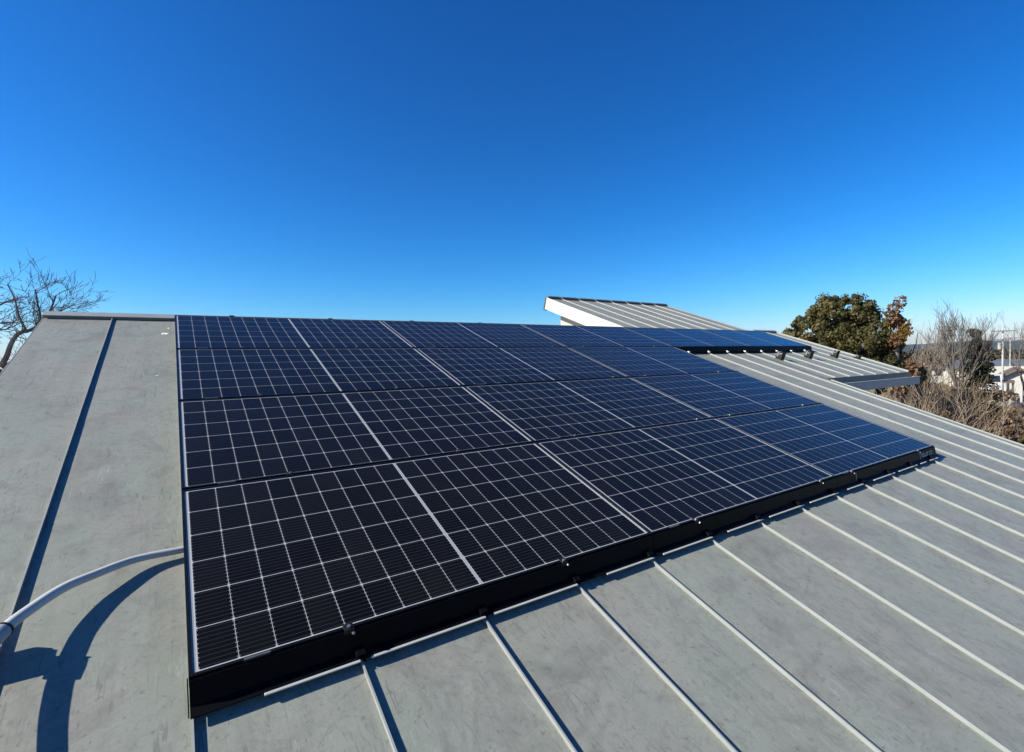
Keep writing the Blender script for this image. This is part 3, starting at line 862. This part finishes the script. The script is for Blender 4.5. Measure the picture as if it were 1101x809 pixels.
for L, r0, r1 in ((L1, .036, .010), (L2, .024, .008), (L3, .02, .006), (L4, .014, .005), (L5, .015, .006)):
    q = [Vector(p) for p in catmull([tuple(p) for p in L], 4)]
    n = len(q); limbs.tube(q, [r0 + (r1 - r0) * i / (n-1) for i in range(n)], 6)
    for i in range(n // 3, n, 1):
        for _ in range(r.choice((0, 1, 1, 2))):
            d = (q[min(n-1, i+1)] - q[max(0, i-1)]).normalized()
            d = (d * .5 + rv(r) * .7 + Vector((.2, 0, .1))).normalized()
            branch(limbs, q[i], d, r.uniform(.2, .42), r0 * .18, 2, r, .7, .05, (2, 4), .62, .0022, 4, .3)
limbs.build('limbs', M_BARK_B, t, smooth=False)
base2 = lp(-130, 560, 9.6); base2.z = 0
t = empty('bare_tree', base2); tag(t, 'second leafless tree at the left picture edge, only its branch tips showing', 'tree')
mt = MB(); mt.tube([(0, 0, -.2), (.05, 0, 3), tuple(lp(-80, 380, 9.6) - base2)], [.12, .09, .06], 7); mt.build('trunk', M_BARK_B, t)
limbs = MB()
for px, py in ((-10, 312), (-6, 328), (-2, 346), (-14, 300), (8, 357)):
    e = lp(px, py, 9.6) - base2; s = lp(-80, 380, 9.6) - base2
    q = [s.lerp(e, k / 5) + rv(r) * .04 * (k not in (0,)) + Vector((0, 0, .12 * math.sin(math.pi * k / 5))) for k in range(6)]
    limbs.tube(q, [.03 - .0045 * k for k in range(6)], 5)
    for i in range(2, 6):
        for _ in range(2):
            d = ((q[5] - q[3]).normalized() * .7 + rv(r) * .5 + Vector((0, 0, .15))).normalized()
            branch(limbs, q[i], d, r.uniform(.2, .36), .008, 2, r, .6, .05, (2, 4), .6, .0028, 4, .28)
limbs.build('limbs', M_BARK_B, t)

# ------------------------------------------------------------------ far houses, van, poles
M_FWALL = simple('far_white_wall', (.58, .565, .52), .8, 0, .06, 1)
M_FWALL2 = simple('far_cream_wall', (.62, .58, .46), .8, 0, .06, 1)
M_BRROOF = simple('brown_tile_roof', (.16, .10, .075), .7, 0, .2, 3)
M_BLROOF = simple('slate_blue_roof', (.12, .135, .165), .6, 0, .15, 2)
M_GLASSD = simple('dark_window_glass', (.03, .035, .045), .1, 0, .1, 4, .5)
M_VAN = simple('white_van_paint', (.62, .62, .61), .3, 0, .03, 2, .5, .5)
M_CONC = simple('pale_concrete_pole', (.45, .44, .42), .8, 0, .08, 6)
def face_rot(px): d = ray(px, 400); return math.atan2(d.y, d.x) - math.pi / 2      # local -y faces the camera
def far_house(px, D, w, dep, h, rise, mw, mr, label, yaw=0.0, gable_front=False, wins=()):
    t = empty('far_house', spot(px, D), (0, 0, face_rot(px) + yaw)); tag(t, label, 'house')
    mb = MB()
    if gable_front:
        i = [(-w/2, 0), (w/2, 0), (w/2, h), (0, h + rise), (-w/2, h)]
        a = [(x, -dep/2, z) for x, z in i]; b = [(x, dep/2, z) for x, z in i]
        mb.poly(a); mb.poly(list(reversed(b)))
        for k in range(5): mb.quad(a[k], b[k], b[(k+1) % 5], a[(k+1) % 5])
        wl = mb.build('wall', mw, t)
        mb = MB(); ov = .45
        for s in (-1, 1):
            x1 = s * (w/2 + ov); z1 = h - ov * rise / (w/2)
            q = [(0, h + rise + .02), (x1, z1 + .02), (x1, z1 + .2), (0, h + rise + .22)]
            a = [(x, -dep/2 - ov, z) for x, z in q]; b = [(x, dep/2 + ov, z) for x, z in q]
            mb.poly(a); mb.poly(list(reversed(b)))
            for k in range(4): mb.quad(a[k], b[k], b[(k+1) % 4], a[(k+1) % 4])
        mb.build('roof', mr, t)
    else:
        mb.prism([(-dep/2, 0), (dep/2, 0), (dep/2, h), (0, h + rise), (-dep/2, h)], -w/2, w/2); mb.build('wall', mw, t)
        mb = MB(); ov = .5; k = rise / (dep/2)
        mb.prism([(-dep/2 - ov, h - ov*k + .02), (0, h + rise + .02), (dep/2 + ov, h - ov*k + .02), (dep/2 + ov, h - ov*k + .2), (0, h + rise + .22), (-dep/2 - ov, h - ov*k + .2)], -w/2 - ov, w/2 + ov)
        mb.build('roof', mr, t)
    for x, z, ww, wh in wins:
        mb = MB(); y = -dep/2
        mb.box(x - ww/2 - .07, x + ww/2 + .07, y - .05, y - .003, z - wh/2 - .07, z + wh/2 + .07); f = mb.build('window', M_FWALL, t)
        mb = MB(); mb.box(x - ww/2, x + ww/2, y - .06, y - .0505, z - wh/2, z + wh/2); mb.build('pane', M_GLASSD, f)
    return t
far_house(1093, 66, 3.0, 2.6, 3.0, .9, M_FWALL, M_BRROOF, 'white gabled house with a brown roof at the right edge', 0.12, True, [(-.8, 1.5, .7, .9), (.9, 1.4, .8, 1.0)])
far_house(1079, 78, 4.4, 5, 3.2, .5, M_FWALL, M_FWALL2, 'low white house with a pale flat roof left of the gabled one', 0.1, False, [(-.9, 1.9, .9, 1.0), (.9, 1.9, .9, 1.0)])
far_house(1064, 84, 2.6, 4, 2.3, .5, M_FWALL2, M_BRROOF, 'small cream house half hidden behind the dark conifer', 0.0, False, [(.2, 1.4, .8, .8)])
far_house(1083, 112, 14, 8, 3.0, 1.0, M_FWALL2, M_BLROOF, 'long building with a slate blue roof behind the utility pole', 0.1)
far_house(1008, 120, 1.8, 4, 2.7, .4, M_FWALL, M_BRROOF, 'far white house glimpsed left of the tall bare tree', 0.1, False, [(0, 1.8, 1.0, .9)])
far_house(1024, 118, 1.8, 4, 3.0, .4, M_FWALL, M_BRROOF, 'far white house seen through the tall bare tree', 0.2, False, [(0, 1.8, .9, 1.1)])
far_house(1057, 150, 4, 4, 2.8, .8, M_FWALL, M_BRROOF, 'tiny distant white house above the conifer tip level', 0.1)
far_house(1067, 165, 3.6, 4, 2.6, .8, M_FWALL, M_BLROOF, 'tiny distant house with blue roof left of the utility pole', 0.3)

# lean-to carport and white van
D = 60.0
t = empty('carport', spot(1068, D), (0, 0, face_rot(1068))); tag(t, 'brown roofed lean-to carport over the white van', 'carport')
zc = hz(1068, 411, D)
mb = MB(); mb.prism([(-1.4, zc - .02), (.9, zc + .06), (.9, zc + .16), (-1.4, zc + .08)], -1.05, 1.3); mb.build('roof', M_BRROOF, t)
for x in (-1.0, 1.2):
    for y in (-1.2, .8):
        mb = MB(); mb.tube([(x, y, 0), (x, y, zc - .02 + .035 * (y + 1.4))], [.06, .06], 6); mb.build('post', M_BARK_B, t)
v = empty('parked_van', spot(1065, D - .1), (0, 0, face_rot(1065))); tag(v, 'white boxy van parked under the brown lean-to', 'van')
mb = MB(); hw = .72; gz = max(0, hz(1065, 424, D))
prof = [(-1.5, gz + .3), (1.6, gz + .3), (1.6, gz + 1.5), (1.45, gz + 1.72), (-.8, gz + 1.72), (-1.3, gz + 1.1), (-1.5, gz + .95)]
mb.prism(prof, -hw, hw); mb.build('body', M_VAN, v, bevel=.05)
mb = MB(); mb.quad((-hw + .1, -1.285, gz + 1.13), (hw - .1, -1.285, gz + 1.13), (hw - .14, -.86, gz + 1.66), (-hw + .14, -.86, gz + 1.66)); mb.build('windscreen', M_GLASSD, v)
for s in (-1, 1):
    mb = MB(); mb.box(s * .48 - .12, s * .48 + .12, -1.53, -1.501, gz + .66, gz + .82); mb.build('headlight', M_GALV, v)
    for y in (-.9, 1.0):
        mb = MB(); mb.tube([(s * (hw - .18), y, gz + .28), (s * (hw + .01), y, gz + .28)], [.28, .28], 14); mb.build('wheel', M_RUB, v)
mb = MB(); mb.box(-hw, hw, -1.52, -1.5005, gz + .32, gz + .48); mb.build('bumper', M_CLAMP, v)
if gz > 0:
    pad = empty('parking_pad', spot(1066, D), (0, 0, face_rot(1066))); tag(pad, 'raised concrete pad under the white van', 'pad')
    mb = MB(); mb.box(-1.3, 1.7, -1.9, 2.2, -.1, gz - .004); mb.build('slab', M_CONC, pad)

def pole(px, D, top, label, extra=True):
    t = empty('utility_pole', spot(px, D), (0, 0, face_rot(px) + .5)); tag(t, label, 'utility pole', 'concrete utility poles')
    H = hz(px, top, D)
    mb = MB(); mb.tube([(0, 0, -.3), (.0, 0, H)], [.095, .06], 10); mb.build('pole_shaft', M_CONC, t, smooth=True)
    for z in ((H - .35, H - 1.1) if extra else (H - .3,)):
        mb = MB(); mb.box(-.85, .85, -.16, -.105, z - .04, z + .04); a = mb.build('crossarm', M_GALV, t)
        for x in (-.75, -.3, .3, .75):
            mb = MB(); mb.tube([(x, -.13, z + .041), (x, -.13, z + .17)], [.05, .035], 6); mb.build('insulator', M_VAN, a)
    if extra:
        mb = MB(); mb.tube([(-.24, 0, H - 2.0), (-.24, 0, H - 1.4)], [.13, .13], 10); mb.build('transformer', M_CONC, t)
pole(1078, 64, 352, 'taller pale utility pole with crossarms and transformer before the white houses')
pole(1086, 92, 361, 'shorter utility pole further off to the right of the tall one', False)
